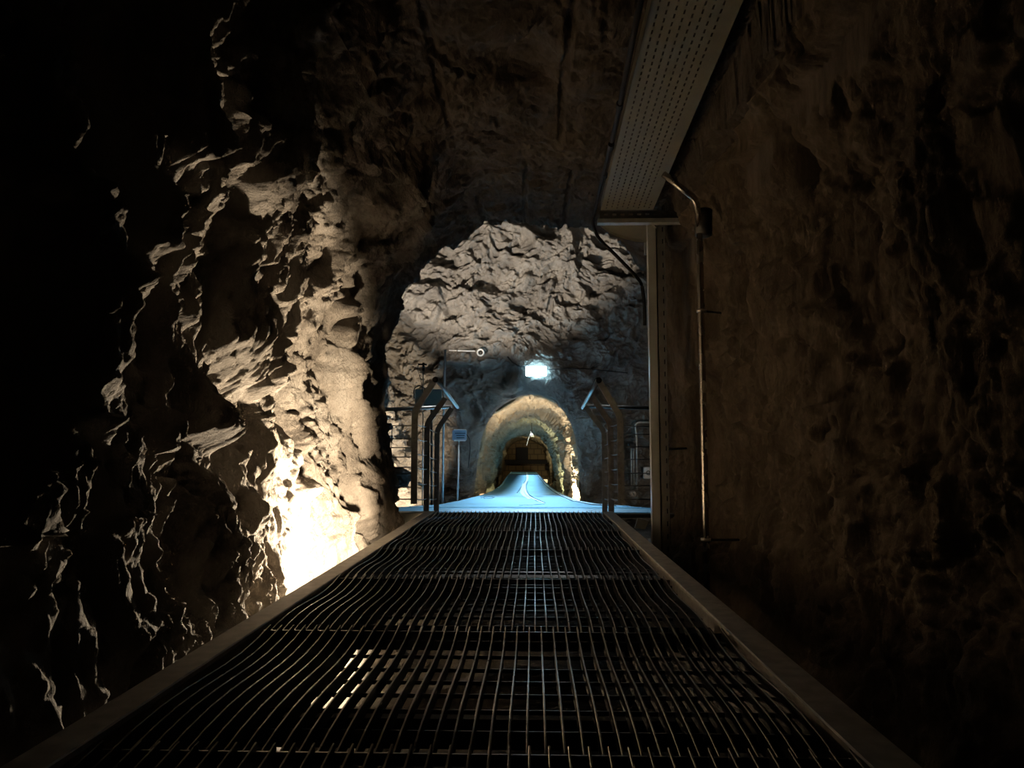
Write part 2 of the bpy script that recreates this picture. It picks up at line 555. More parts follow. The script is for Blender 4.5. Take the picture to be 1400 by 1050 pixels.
# passage depth
NP = 150
PL = 28.5
pd = PL * np.linspace(0, 1, NP) ** 1.35
drift = lambda y: (-0.42 * (y / PL), -0.85 * (y / PL))
pv = []
for y in pd:
    dx, dz = drift(y)
    s = 1 + 0.16 * y / PL
    pv.append(np.stack([(arch[:, 0] - cen[0]) * s + cen[0] + dx, np.full(NU3, PY0 + RR + y), arch[:, 1] + dz], 1))
pv = np.array(pv).reshape(-1, 3)
pnn = np.tile(np.stack([an[:, 0], 0 * an[:, 0], an[:, 1]], 1), (NP, 1))
qq = warp(pv, 0.3, 0.6, 400)
pdis = 0.14 * fbm(pv * 0.6, 3, 401) + 0.18 * facets(qq * np.array([1, 0.7, 1]) / 0.9, 402, 40) + 0.10 * facets(qq * np.array([1, .8, 1.2]) / 0.32, 403, 40) + 0.04 * facets(qq / 0.13, 405, 40) + 0.03 * fbm(qq * 3, 4, 404)
pk = np.clip(0.35 + np.repeat(pd, NU3) / 0.6, 0.0, 1)
pv = pv + pnn * (pdis * pk)[:, None]
pb3 = pb.reshape(nw, NU3, 3)
pv3 = pv.reshape(NP, NU3, 3)
pv3[0] = pb3[-1]
wb_ob = grid_obj('wall_back', pb3.reshape(-1, 3), NU3, nw, ROCK_B)
from mathutils.bvhtree import BVHTree
WBVH = BVHTree.FromPolygons([tuple(v) for v in pb3.reshape(-1, 3)], [tuple(p.vertices) for p in wb_ob.data.polygons])


def on_wall(px, py, off=0.05):
    """a point just in front of the far rock wall"""
    o0 = Vector((0, 0, CAM_Z))
    dr_ = (P(px, py, 10.0) - o0).normalized()
    hit = WBVH.ray_cast(o0, dr_)
    y_ = hit[0].y if hit[0] is not None else 17.5
    return P(px, py, y_ - off)


h1, h2 = int(NU3 * 0.40), int(NU3 * 0.60)
grid_obj('wall_passage_left', pv3[:, :h1 + 1].reshape(-1, 3), h1 + 1, NP, ROCK_P)
grid_obj('ceiling_passage', pv3[:, h1:h2 + 1].reshape(-1, 3), h2 - h1 + 1, NP, ROCK_P)
grid_obj('wall_passage_right', pv3[:, h2:].reshape(-1, 3), NU3 - h2, NP, ROCK_P)
o = MB().box((-3.6, 46.2, -3.6), (2.6, 46.5, 1.6)).build('wall_end', BLOCK)
o['kind'] = 'structure'

# ------------------------------------------------------------------ floor
fy = np.concatenate([np.linspace(-1.6, 8, 120), np.linspace(8.1, 47, 160)])
fx = np.linspace(-4.2, 4.2, 110)
gx, gy = np.meshgrid(fx, fy)
gz = np.interp(gy, [-2, 6.5, 9, 13, 18, 28, 47], [-0.62, -0.66, -0.95, -1.25, -1.45, -1.75, -2.3])
fb = np.stack([gx.ravel(), gy.ravel(), gz.ravel()], 1)
fb[:, 2] += 0.10 * fbm(fb * 1.2, 3, 500) + 0.10 * facets(warp(fb, .2, 1, 501) / 0.4, 502)
grid_obj('floor', fb, len(fx), len(fy), ROCK_F)
# closing wall behind the photographer
o = MB().box((-1.7, -2.3, -1.0), (1.8, -1.95, 2.9)).build('wall_rear', ROCK_C)
o['kind'] = 'structure'

# ------------------------------------------------------------------ walkway
XL, XR = -0.835, 0.605
WEND = 5.66
walk = thing('grating_walkway', 'long dark metal grating walkway running down the middle of the tunnel', 'walkway', (0, 2.5, -0.3))
for s, (x0, x1) in (('l', (XL, XL + 0.075)), ('r', (XR - 0.08, XR))):
    m = MB().box((x0, -0.5, -0.004), (x1, WEND + 0.02, 0.012), 0.003)
    ox = (x0, x0 + 0.008) if s == 'l' else (x1 - 0.008, x1)
    m.box((ox[0], -0.5, -0.42), (ox[1], WEND + 0.02, -0.004))  # side plate made deep to block light from passing under the walkway
    m.build('kerb', KERB, walk)
bar0, bar1 = XL + 0.085, XR - 0.09
npan = 0
pan_edges = [-0.34 + 0.8 * k for k in range(8)]
pan_edges[-1] = WEND
nb = 39
for pi in range(len(pan_edges) - 1):
    y0, y1 = pan_edges[pi] + 0.004, pan_edges[pi + 1] - 0.004
    m = MB()
    off = random.choice((-0.011, 0.011, -0.004, 0.006))
    zf = lambda t: 0.024 * (t - 0.5) ** 3 * 4 + 0.010 * (t - .5) + 0.007 * math.sin(2 * math.pi * t)
    for bI in range(nb):
        x = bar0 + 0.012 + (bar1 - bar0 - 0.024) * bI / (nb - 1) + off
        rings_ = []
        for kk in range(9):
            t = kk / 8
            z = zf(t)
            y = y0 + (y1 - y0) * t
            rings_.append([(x - 0.0021, y, z - 0.03), (x + 0.0021, y, z - 0.03), (x + 0.0021, y, z - 0.001), (x + 0.0012, y, z), (x - 0.0012, y, z), (x - 0.0021, y, z - 0.001)])
        m.quad_strip(rings_)
    nr = 8
    for kk in range(nr):
        t = (kk + 0.5) / nr
        y = y0 + (y1 - y0) * t
        m.box((bar0, y - 0.001, zf(t) - 0.029), (bar1, y + 0.001, zf(t) - 0.020))
    for yy, t in ((y0, 0), (y1 - 0.004, 1)):
        m.box((bar0, yy, zf(t) - 0.034), (bar1, yy + 0.004, zf(t) - 0.014))
    m.build('grating_panel', GALV, walk)
for y in [0.1 + 0.8 * k for k in range(7)]:
    MB().box((XL + 0.02, y - 0.02, -0.16), (XR - 0.02, y + 0.02, -0.095)).build('cross_bearer', DARKST, walk)
for x in (XL + 0.05, XR - 0.11):
    MB().box((x, -0.5, -0.26), (x + 0.06, WEND, -0.16)).build('stringer', DARKST, walk)
    for y in (0.6, 2.4, 4.2, 5.5):
        MB().box((x + 0.005, y, -0.75), (x + 0.055, y + 0.05, -0.26)).build('leg', DARKST, walk)

# cross beams either side of the walkway's end
lb = MB().box((-1.30, 5.72, -0.135), (XL - 0.0, 5.86, -0.005), 0.006)
tag(lb.build('steel_beam', ZINC_S), 'grey steel box beam lying across the tunnel left of the walkway end', 'beam', 'beams across the walkway end')
lb = MB().box((-1.30, 5.62, -0.235), (XL - 0.16, 5.70, -0.175), 0.005)
tag(lb.build('steel_beam', ZINC_S), 'narrow grey steel bar below the lit beam left of the walkway', 'beam', 'beams across the walkway end')
rb = MB().box((XR + 0.005, 5.72, -0.04), (1.25, 5.84, -0.012), 0.004)
tag(rb.build('steel_beam', DARKST), 'thin dark steel beam right of the walkway end, running to the slotted post', 'beam', 'beams across the walkway end')
pl = MB().prism([P(868, 722, 6.3), P(882, 724, 6.3), P(887, 712, 6.3), P(872, 708, 6.3)], (0, 0.02, 0.004))
tag(pl.build('steel_plate', ZINC), 'small tilted grey plate in the dark gap below the right beam', 'plate')

# ------------------------------------------------------------------ pale blue ramp
ST = [(693.6, 172, 7.6), (690, 112, 10), (685, 84.5, 13), (677, 57, 17.5), (671, 44, 22), (663, 32.5, 28), (652, 24, 35), (645, 17.5, 42)]
st_y = [s[0] for s in ST]


def ramp_at(Y):
    ys_ = [s[2] for s in ST]
    hw = np.interp(Y, ys_, [s[1] * s[2] / 1000 for s in ST])
    zz = np.interp(Y, ys_, [P(720, s[0], s[2]).z for s in ST])
    cxs = [693.6, 690, 685, 677, 671, 663, 652, 645]
    cpx = [716, 712, 710, 715, 717.2, 717.5, 716, 716]
    cc = np.interp(Y, ys_, [P(cpx[i], cxs[i], ys_[i]).x for i in range(8)])
    return float(hw), float(zz), float(cc)


def py_to_Y(py):
    lo, hi = 7.6, 42.0
    for _ in range(40):
        mdl = (lo + hi) / 2
        if P(720, py, mdl).z < ramp_at(mdl)[1]:
            # sight line already below the deck: come nearer
            hi = mdl
        else:
            lo = mdl
    return (lo + hi) / 2


ramp = thing('ramp', 'pale blue lit ramp deck with a branching line, narrowing away into the far passage', 'ramp', (0, 8, -0.5))
Yl = []
for a in range(len(ST) - 1):
    Yl += list(np.linspace(ST[a][2], ST[a + 1][2], 7))[:-1]
Yl.append(42.0)


def smooth_vals(f):
    v = np.array([f(y) for y in Yl])
    for _ in range(3):
        v[1:-1] = (v[:-2] + 2 * v[1:-1] + v[2:]) / 4
    return v


HW = smooth_vals(lambda y: ramp_at(y)[0])
ZZ = smooth_vals(lambda y: ramp_at(y)[1])
CC = smooth_vals(lambda y: ramp_at(y)[2])


def R(u, Y, dz=0.0):
    """a point on the deck: u = -1 left edge .. 1 right edge"""
    return Vector((float(np.interp(Y, Yl, CC)) + u * float(np.interp(Y, Yl, HW)), Y, float(np.interp(Y, Yl, ZZ)) + dz))


m = MB()
rr = []
for y in Yl:
    rr.append([R(-1, y, -0.05), R(-1, y, -0.01), R(-0.985, y, 0), R(0, y, 0), R(0.985, y, 0), R(1, y, -0.01), R(1, y, -0.05)])
m.quad_strip(rr)
m.build('deck', RAMP, ramp)
w = 1.9
zl = R(0, 7.6).z
lipp = [(7.66, zl - 0.004), (7.60, zl - 0.004), (7.56, zl - 0.016), (7.53, zl - 0.040), (7.52, zl - 0.066), (7.66, zl - 0.066)]
m = MB().quad_strip([[(x, y, z) for y, z in lipp] for x in (-1.95, 1.5)])
m.build('front_lip', RAMP, ramp)
for y in (8.4, 11, 14, 18, 23, 29, 35, 41):
    hw, zz, cc = ramp_at(y)
    MB().box((cc - hw * 0.9, y, zz - 1.5), (cc + hw * 0.9, y + 0.12, zz - 0.055)).build('trestle', DARKST, ramp)


def ribbon(pts, w0, mat, name, dz=0.006):
    """a thin strip laid on the deck; pts in photo pixels along the deck"""
    m = MB()
    rings_ = []
    for (px, py) in pts:
        Y = py_to_Y(py)
        x = P(px, py, Y).x
        _, _, cc = ramp_at(Y)
        hw = float(np.interp(Y, Yl, HW))
        u = (x - float(np.interp(Y, Yl, CC))) / hw
        ww = w0 * Y / 1000
        c = R(u, Y)
        rings_.append([c + Vector((-ww / 2, 0, -0.003)), c + Vector((ww / 2, 0, -0.003)), c + Vector((ww / 2, 0, dz)), c + Vector((-ww / 2, 0, dz))])
    m.quad_strip(rings_)
    return m.build(name, mat, ramp)


ribbon([(719.5, 645.2), (720.5, 649), (721, 654), (719.5, 658), (717.5, 663), (717, 668), (719, 674), (723, 679), (731, 683), (741, 687), (744, 688.3)], 3.2, RAMP_L, 'branch_band')
ribbon([(718.5, 657), (714, 664), (710, 670), (707, 674)], 1.1, RAMP_D, 'branch_line', 0.009)
ribbon([(718, 645.2), (719, 650), (719, 656), (718.5, 657)], 0.8, RAMP_D, 'branch_line', 0.009)
ribbon([(721.5, 658), (719.5, 664), (720, 670), (723, 676), (730, 681), (740, 685), (745, 687.5)], 1.0, RAMP_D, 'branch_line', 0.009)
m = MB()
poly = [(716, 659), (719, 659), (719, 668), (722, 676), (730, 682), (722, 683), (713, 680), (708, 675)]
ribbon([(717.5, 660), (715, 667), (713.5, 673), (717, 678), (724, 682)], 5.0, RAMP_L, 'branch_field', 0.004)
m = MB()
rr = []
for y in np.linspace(8.2, 41.8, 60):
    rr.append([R(0.86, y, -0.002), R(0.93, y, -0.002), R(0.93, y, 0.010), R(0.86, y, 0.010)])
m.quad_strip(rr).build('edge_stripe', RAMP_L, ramp)
for u0 in (0.84, 0.94):
    m = MB()
    rr = []
    for y in np.linspace(8.4, 41.5, 60):
        rr.append([R(u0, y, -0.002), R(u0 + 0.012, y, -0.002), R(u0 + 0.012, y, 0.012), R(u0, y, 0.012)])
    m.quad_strip(rr).build('edge_line', RAMP_D, ramp)
m = MB()
rr = []
for y in np.linspace(24, 41.8, 40):
    rr.append([R(-0.97, y, -0.002), R(-0.9, y, -0.002), R(-0.9, y, 0.012), R(-0.97, y, 0.012)])
m.quad_strip(rr).build('edge_stripe', RAMP_L, ramp)
ribbon([(658, 681.2), (664, 679.6), (671, 679.2), (676, 680.2), (673, 681.6), (662, 682)], 1.3, RAMP_D, 'branch_line', 0.008)
ribbon([(712, 691.2), (722, 690.6), (735, 689.6), (742, 689.4)], 5, RAMP_L, 'branch_line', 0.006)

# ------------------------------------------------------------------ railings
def railing(side, name, label, posts, lateral_rail, lat_wires, hand, wires, wire_x_end):
    base = P(posts[0][0][0], posts[0][0][1], posts[0][3])
    t = thing(name, label, 'railing', base, 'railings at the walkway end')
    pp = []
    for (bs, bd, tp, Yd) in posts:
        a, c, e = P(*bs, Yd), P(*bd, Yd), P(*tp, Yd)
        c.x, a.x = (a.x + c.x) / 2, (a.x + c.x) / 2
        m = MB()
        m.tube(bend([a, c, e], 0.05, 4), 0, flat=(0.052, 0.014), up=(0, 1, 0))
        m.build('post', POSTST, t)
        pp.append((a, c, e, Yd))
    m = MB().tube([P(*hand[0], pp[0][3] - 0.05), P(*hand[1], pp[-1][3] + 0.25)], 0.017, 12)
    hr = m.build('handrail', CHROME, t, True)
    m = MB().tube([P(hand[0][0] - side * -2, hand[0][1], pp[0][3] - 0.06), P(hand[0][0], hand[0][1], pp[0][3] + 0.02)], 0.024, 12)
    m.build('end_cap', BLACK, hr, True)
    Yb = pp[-1][3] + 0.22
    m = MB().tube([P(*lateral_rail[0], Yb), P(*lateral_rail[1], Yb)], 0.019, 12)
    m.build('cross_rail', CHROME if side < 0 else DARKST, t, True)
    for (ya, yb, yc) in wires:
        q0 = P(pp_px(posts[0], ya), ya, pp[0][3] - 0.012)
        q1 = P(pp_px(posts[1], yb), yb, pp[1][3] - 0.012)
        q2 = P(pp_px(posts[2], yc), yc, pp[2][3] - 0.012)
        pts = []
        for s, e in ((q0, q1), (q1, q2)):
            for kk in range(6):
                f = kk / 6
                v = s.lerp(e, f)
                v.z -= 0.008 * math.sin(math.pi * f)
                pts.append(v)
        pts.append(q2)
        MB().tube(pts, 0.0045, 8).build('wire_rope', WIRE, t, True)
    for y in lat_wires:
        MB().tube([P(pp_px(posts[0], y), y, pp[0][3] + 0.02), P(wire_x_end, y, pp[0][3] + 0.02)], 0.0045, 8).build('wire_rope', WIRE, t, True)
    return t


def pp_px(post, y):
    return post[0][0]


railing(-1, 'railing', 'slanted-top railing with bright handrail left of the walkway end, beside the floodlit rock',
        [((566, 689), (567, 562), (595, 519), 6.1), ((583.5, 712), (583, 579), (609, 544), 6.9), ((597, 716), (597, 588), (618, 558), 7.4)],
        ((524, 560), (618, 556)), [582, 600, 612, 625, 639, 648, 666, 682.5],
        ((597, 519), (625.5, 557)),
        [(579, 583.5, 592), (599, 603, 610), (619, 622.5, 628), (639, 641.5, 646), (660, 662, 664), (682, 682, 682)], 522)
railing(1, 'railing', 'slanted-top railing right of the walkway end, in front of the slotted steel post',
        [((849, 689), (848, 570), (818, 519), 6.1), ((835.5, 712), (835, 580), (809, 542), 6.9), ((827, 716), (826, 590), (800, 556), 7.4)],
        ((801, 555), (897, 558)), [583, 594, 611, 628, 647, 664, 682.5],
        ((817, 520), (796.5, 557.5)),
        [(577, 583, 591), (598, 603, 609), (619, 622, 627), (640, 642, 645.5), (661, 662, 664), (683, 682, 682.5)], 900)

# ------------------------------------------------------------------ cable tray, arm, post
TY0, TY1 = 0.6, 4.80
TX0, TX1, TZ = P(821.5, 287, TY1).x, P(893, 287, TY1).x, P(857, 287, TY1).z
ctray = thing('cable_tray', 'perforated grey cable tray hung along the ceiling right of the walkway', 'cable tray', (0.6, 2.7, TZ))
# perforated bottom: slotted cells
m = MB()
nrow, ncol = 9, int((TY1 - TY0) / 0.05)
cw = (TX1 - TX0 - 0.03) / nrow
vid = {}


def vert(x, y, z):
    key = (round(x, 5), round(y, 5), round(z, 5))
    if key not in vid:
        vid[key] = len(m.v)
        m.v.append(key)
    return vid[key]


def qd(x0, y0, x1, y1, z):
    if x1 - x0 > 1e-6 and y1 - y0 > 1e-6:
        m.f.append((vert(x0, y0, z), vert(x1, y0, z), vert(x1, y1, z), vert(x0, y1, z)))


sw, sl = 0.0075, 0.027
for r_ in range(nrow):
    xa = TX0 + 0.015 + r_ * cw
    xb = xa + cw
    sx0, sx1 = (xa + xb) / 2 - sw / 2, (xa + xb) / 2 + sw / 2
    qd(xa, TY0, sx0, TY1, TZ)
    qd(sx1, TY0, xb, TY1, TZ)
    yy = TY0
    off = 0.0125 if r_ % 2 == 0 else 0.0375
    for c_ in range(ncol):
        ys0 = TY0 + c_ * 0.05 + off - sl / 2
        ys1 = ys0 + sl
        if ys0 <= yy or ys1 > TY1 - 0.01:
            continue
        qd(sx0, yy, sx1, ys0, TZ)
        yy = ys1
    qd(sx0, yy, sx1, TY1, TZ)
qd(TX0, TY0, TX0 + 0.015, TY1, TZ)
qd(TX1 - 0.015, TY0, TX1, TY1, TZ)
TSL = 0.054                     # the tray climbs a little towards the viewer


def tilt(mb):
    mb.v = [(x, y, z + TSL * (TY1 - y)) for x, y, z in mb.v]
    return mb


tilt(m).build('base_sheet', TRAY, ctray)
for x in (TX0, TX1 - 0.0015):
    sfl = tilt(MB().box((x, TY0, TZ), (x + 0.0015, TY1, TZ + 0.06))).build('side_flange', TRAY, ctray)
    tilt(MB().box((x - (0.01 if x > 0.6 else 0), TY0, TZ + 0.06), (x + (0.0115 if x < 0.6 else 0.0015), TY1, TZ + 0.0615))).build('flange_lip', TRAY, sfl)
# curved drop-out sheet behind the arm
m = MB()
front = [P(816, 303, 4.92), P(820, 309, 4.95), P(832, 318, 5.0), P(850, 326, 5.06), P(868, 330.5, 5.1), P(888, 332, 5.12), P(890, 303, 4.92)]
m.prism(front, (0, 0.004, 0.003))
m.build('drop_sheet', TRAY, ctray)
MB().box((P(881, 330, 5.15).x, 5.13, P(881, 348, 5.15).z), (P(890, 330, 5.15).x, 5.17, P(881, 329, 5.15).z)).build('drop_bracket', ZINC, ctray)
MB().tube([P(884, 333, 5.1), P(893, 312, 5.0)], 0, flat=(0.014, 0.004)).build('drop_stay', ZINC, ctray)

post = thing('steel_post', 'tall slotted grey steel post standing right of the walkway, carrying the tray arm', 'post', (0.82, 4.9, -0.7))
pYb = 4.88
zt = P(895, 303, pYb).z
xl0, xl1 = P(888.3, 500, pYb).x, P(899.6, 500, pYb).x
xr0, xr1 = P(901.6, 500, pYb).x, P(911.5, 500, pYb).x
m = MB().box((xl0, pYb, -0.8), (xl1, pYb + 0.055, zt), 0.003)
m.build('channel', ZINC_S, post)
# slotted rail
m = MB()
vid = {}
yq = pYb - 0.006


def qv(x0, z0, x1, z1):
    m.f.append((vert(x0, yq, z0), vert(x1, yq, z0), vert(x1, yq, z1), vert(x0, yq, z1)))


s0, s1 = xr1 - 0.017, xr1 - 0.007
qv(xr0, -0.8, s0, zt)
qv(s1, -0.8, xr1, zt)
z = -0.8
while z < zt - 0.09:
    qv(s0, z, s1, z + 0.05)
    z += 0.082
qv(s0, z, s1, zt)
srail = m.build('slotted_rail', RAILST, post)
MB().box((xr0 + 0.005, pYb + 0.03, -0.8), (xr1 - 0.002, pYb + 0.034, zt)).build('rail_web', BLACK, srail)  # black back added so the slots look dark, like the shade inside
MB().box((xr0, pYb, -0.8), (xr0 + 0.004, pYb + 0.05, zt)).build('rail_web', ZINC, srail)
MB().box((xr1 - 0.001, yq, -0.8), (xr1 + 0.001, pYb + 0.05, zt)).build('rail_web', ZINC, srail)
MB().box((xl1, pYb + 0.03, -0.8), (xr0, pYb + 0.05, zt)).build('rail_web', DARKST, srail)
MB().box((0.72, 4.80, -0.82), (0.98, 5.02, -0.80)).build('base_plate', ZINC, post)
# arm with slots
m = MB()
aY = 4.80
za, zb_ = P(850, 299, aY).z, P(850, 288.5, aY).z
xa_, xb_ = P(820, 295, aY).x, P(957, 295, aY).x
vid = {}
zs0, zs1 = za + (zb_ - za) * 0.42, za + (zb_ - za) * 0.68


def qa(x0, z0, x1, z1):
    m.f.append((vert(x0, aY, z0), vert(x1, aY, z0), vert(x1, aY, z1), vert(x0, aY, z1)))


qa(xa_, za, xb_, zs0)
qa(xa_, zs1, xb_, zb_)
x = xa_
for k_ in range(12):
    qa(x, zs0, x + 0.028, zs1)
    x += 0.055
    if x > xb_ - 0.06:
        break
qa(x, zs0, xb_, zs1)
m.build('arm_channel', DARKST, post)
MB().box((P(817, 302, aY).x, aY - 0.01, P(850, 305, aY).z), (xb_, aY + 0.05, za - 0.001)).build('arm_flange', ZINC, post)
MB().tube([P(897, 312, 4.86), P(888, 303, 4.84)], 0, flat=(0.02, 0.004)).build('gusset', ZINC, post)

# black cable along the tray's left edge, then slung down to the post
cp = [P(882, -30, 2.40), P(860, 80, 2.95), P(844, 160, 3.50), P(829, 222, 4.15), P(815, 280, 4.72), P(809, 304, 4.90), P(817, 325, 5.0), P(845, 352, 5.0), P(868, 376, 4.98), P(877, 387, 4.93), P(881.0, 412, 4.93), P(881.5, 445, 4.93)]
cable = MB().tube(bend(cp, 0.10, 5), 0.012, 10).build('power_cable', BLACK, None, True)
tag(cable, 'black cable following the left edge of the ceiling tray, slung down to the slotted post', 'cable')
for (px, py, Yd) in ((850, 145, 3.38), (838, 200, 3.85), (829, 240, 4.32)):
    p = P(px, py, Yd)
    c = MB().tube([p + Vector((-0.012, -0.03, 0)), p + Vector((-0.008, 0.03, 0.004))], 0.017, 10).build('cable_clip', BLACK, cable)

# conduit
cY = 4.2
pipe = thing('conduit_pipe', 'shiny metal pipe running down the right rock wall beside the slotted post', 'pipe', (0.98, cY, -0.6))
pth = [P(907, 238, 4.09), P(951, 272, 4.17), P(956, 300, 4.2), P(964.5, 700, 4.2), P(968, 860, 4.2)]
MB().tube(bend(pth, 0.04, 6), 0.0185, 16).build('tube', CONDUIT, pipe, True)
for (px, py, x2, y2) in ((965, 738, 1010, 738), (959, 425, 985, 428)):
    p = P(px, py, 4.2)
    cmp_ = MB().tube([p + Vector((0, 0, -0.008)), p + Vector((0, 0, 0.008))], 0.029, 14).build('clamp', CHROME, pipe, True)
    MB().tube([p, P(x2, y2, 4.45)], 0.007, 8).build('clamp_rod', DARKST, cmp_, True)
p = P(957, 300, 4.2)
MB().tube([p + Vector((0.02, 0.01, -0.09)), p + Vector((0.03, 0.03, 0.06))], 0.05, 14).build('junction_box', DARKST, pipe, True)
pin = MB().tube([P(914, 614, 4.93), P(938, 613, 5.3)], 0.008, 8).build('rock_pin', DARKST)
tag(pin, 'thin dark steel pin between the slotted post and the right rock wall', 'pin')

# ------------------------------------------------------------------ things in the cavern
# wall lamp
LY = 17.0
l0, l1 = P(719, 514, LY), P(747, 500.5, LY)
lamp = thing('wall_lamp', 'glowing white rectangular lamp on the rock above the far passage', 'lamp', ((l0.x + l1.x) / 2, LY, l0.z))
MB().box((l0.x + 0.02, LY + 0.10, l0.z + 0.02), (l1.x - 0.02, LY + 0.16, l1.z - 0.02), 0.02).build('housing', PALE, lamp)
MB().box((l0.x, LY, l0.z), (l1.x, LY + 0.10, l1.z), 0.02).build('diffuser', LAMP_ON, lamp)
MB().box((l0.x + 0.1, LY + 0.16, l0.z + 0.05), (l1.x - 0.1, LY + 0.4, l1.z - 0.05)).build('wall_bracket', DARKST, lamp)
def wall_line(p0, p1, n, off):
    return [on_wall(p0[0] + (p1[0] - p0[0]) * k / n, p0[1] + (p1[1] - p0[1]) * k / n, off) for k in range(n + 1)]


c = MB().tube([P(748.5, 505.5, LY + 0.12)] + wall_line((753, 505), (800, 504), 16, 0.09)[1:] + wall_line((800, 504), (858, 510), 16, 0.09)[1:], 0.010, 8).build('lamp_cable', BLACK, None, True)
tag(c, 'thin cable running right from the glowing wall lamp across the rock', 'cable', 'cables at the wall lamp')
c = MB().tube([P(717.5, 501.5, LY + 0.12), on_wall(708, 500, .06), on_wall(700, 495, .06), on_wall(694, 488, .06)], 0.016, 8).build('lamp_cable', BLACK, None, True)
tag(c, 'short black cable curving up left from the glowing wall lamp', 'cable', 'cables at the wall lamp')

# round wall fitting with a rod
rc = on_wall(657, 482, 0.2)
ringm = MB()
rings_ = []
nseg = 20
for k_ in range(nseg):
    a = 2 * math.pi * k_ / nseg
    ctr = rc + Vector((math.cos(a) * 0.075, 0, math.sin(a) * 0.075))
    rings_.append([ctr + Vector((math.cos(a) * 0.022 * math.cos(q_), 0.05 * math.sin(q_), math.sin(a) * 0.022 * math.cos(q_))) for q_ in [2 * math.pi * j_ / 8 for j_ in range(8)]])
rings_.append(rings_[0])
ringm.quad_strip(rings_, True, False)
fit = thing('wall_ring', 'small pale ring fitting on the far rock wall, left of the lamp', 'ring', rc)
ringm.build('ring', PALE, fit, True)
MB().tube([rc + Vector((0, 0.03, 0)), rc + Vector((0, 0.3, 0))], 0.05, 12).build('stud', DARKST, fit, True)
q0_ = rc.copy()
q1_ = P(614, 479, rc.y)
MB().tube([q1_, P(650, 480, rc.y)], 0.016, 8).build('rod', PALE, fit, True)

# tall thin pole
pole = thing('mast', 'tall thin bright metal pole behind the left railing', 'pole', P(605, 697, 11.2))
MB().tube([P(604.6, 722, 11.2), P(606, 600, 11.2), P(608.6, 478, 11.2)], 0.017, 10).build('tube', PALE, pole, True)
MB().box(tuple(P(604.6, 722, 11.2) + Vector((-.12, -.12, -0.02))), tuple(P(604.6, 722, 11.2) + Vector((.12, .12, 0.02)))).build('foot', DARKST, pole)
# information board on its pole
SY = 13.2
sg = thing('information_board', 'small grey-blue board with dark lines of text on a thin pole left of the ramp', 'sign', P(625, 690, SY))
a, c = P(618.5, 602, SY), P(638, 588, SY)
MB().box((a.x, SY - 0.012, a.z), (c.x, SY + 0.012, c.z), 0.004).build('panel', SIGN, sg)
sgp = bpy.context.scene.objects['panel']
MB().box((a.x + 0.03, SY - 0.03, c.z - 0.005), (c.x - 0.01, SY + 0.02, c.z + 0.014), 0.003).build('top_clamp', PALE, sg)
MB().box((a.x + 0.03, SY - 0.03, a.z - 0.016), (c.x - 0.02, SY + 0.02, a.z + 0.006), 0.003).build('bottom_clamp', PALE, sg)
for k_, (f0, f1) in enumerate(((0.18, 0.92), (0.28, 0.86), (0.3, 0.84))):
    zz = c.z - (0.30 + 0.22 * k_) * (c.z - a.z)
    MB().box((a.x + f0 * (c.x - a.x), SY - 0.0135, zz - 0.007), (a.x + f1 * (c.x - a.x), SY - 0.0115, zz + 0.006)).build('text_line', INK, sgp)
MB().tube([P(627.5, 602, SY), P(626.5, 650, SY), P(624, 716, SY)], 0.015, 10).build('pole', PALE, sg, True)
MB().tube(bend([P(638, 594, SY), P(642, 600, SY + .1), P(643, 612, SY + .2), P(640, 640, SY + .3)], .05), 0.007, 8).build('cable', BLACK, sg, True)
# microphone-like stand with a grey panel
MY = 9.6
ms = thing('sensor_stand', 'thin stand with a dark crosspiece on top behind the left railing', 'stand', P(578, 700, MY))
MB().tube([P(578.5, 500, MY), P(578, 600, MY), P(577, 735, MY)], 0.007, 8).build('pole', CHROME, ms, True)
MB().tube([P(571.5, 498, MY), P(583.5, 498.5, MY)], 0.012, 8).build('crosspiece', BLACK, ms, True)
MB().tube([P(579, 496, MY), P(579, 507, MY)], 0.016, 8).build('head', BLACK, ms, True)
MB().tube(bend([P(572, 498, MY), P(570.5, 504, MY), P(577, 525, MY - .02), P(579, 545, MY - .02)], .08), 0.005, 8).build('cable', BLACK, ms, True)
MB().tube(bend([P(566, 545, MY), P(566, 531, MY), P(573, 526.5, MY), P(582, 532, MY), P(589, 531, MY)], .05), 0.009, 8).build('loop', BLACK, ms, True)
gp = thing('grey_panel', 'grey-green sheet panel fixed behind the left railing posts', 'panel', P(586, 700, 10.2))
MB().box(tuple(P(567, 558, 10.2)), tuple(P(604, 532, 10.2) + Vector((0, 0.03, 0))), 0.005).build('sheet', GREYP, gp)
MB().tube([P(590, 540, 10.25), P(590, 732, 10.25)], 0.016, 8).build('upright', DARKST, gp, True)

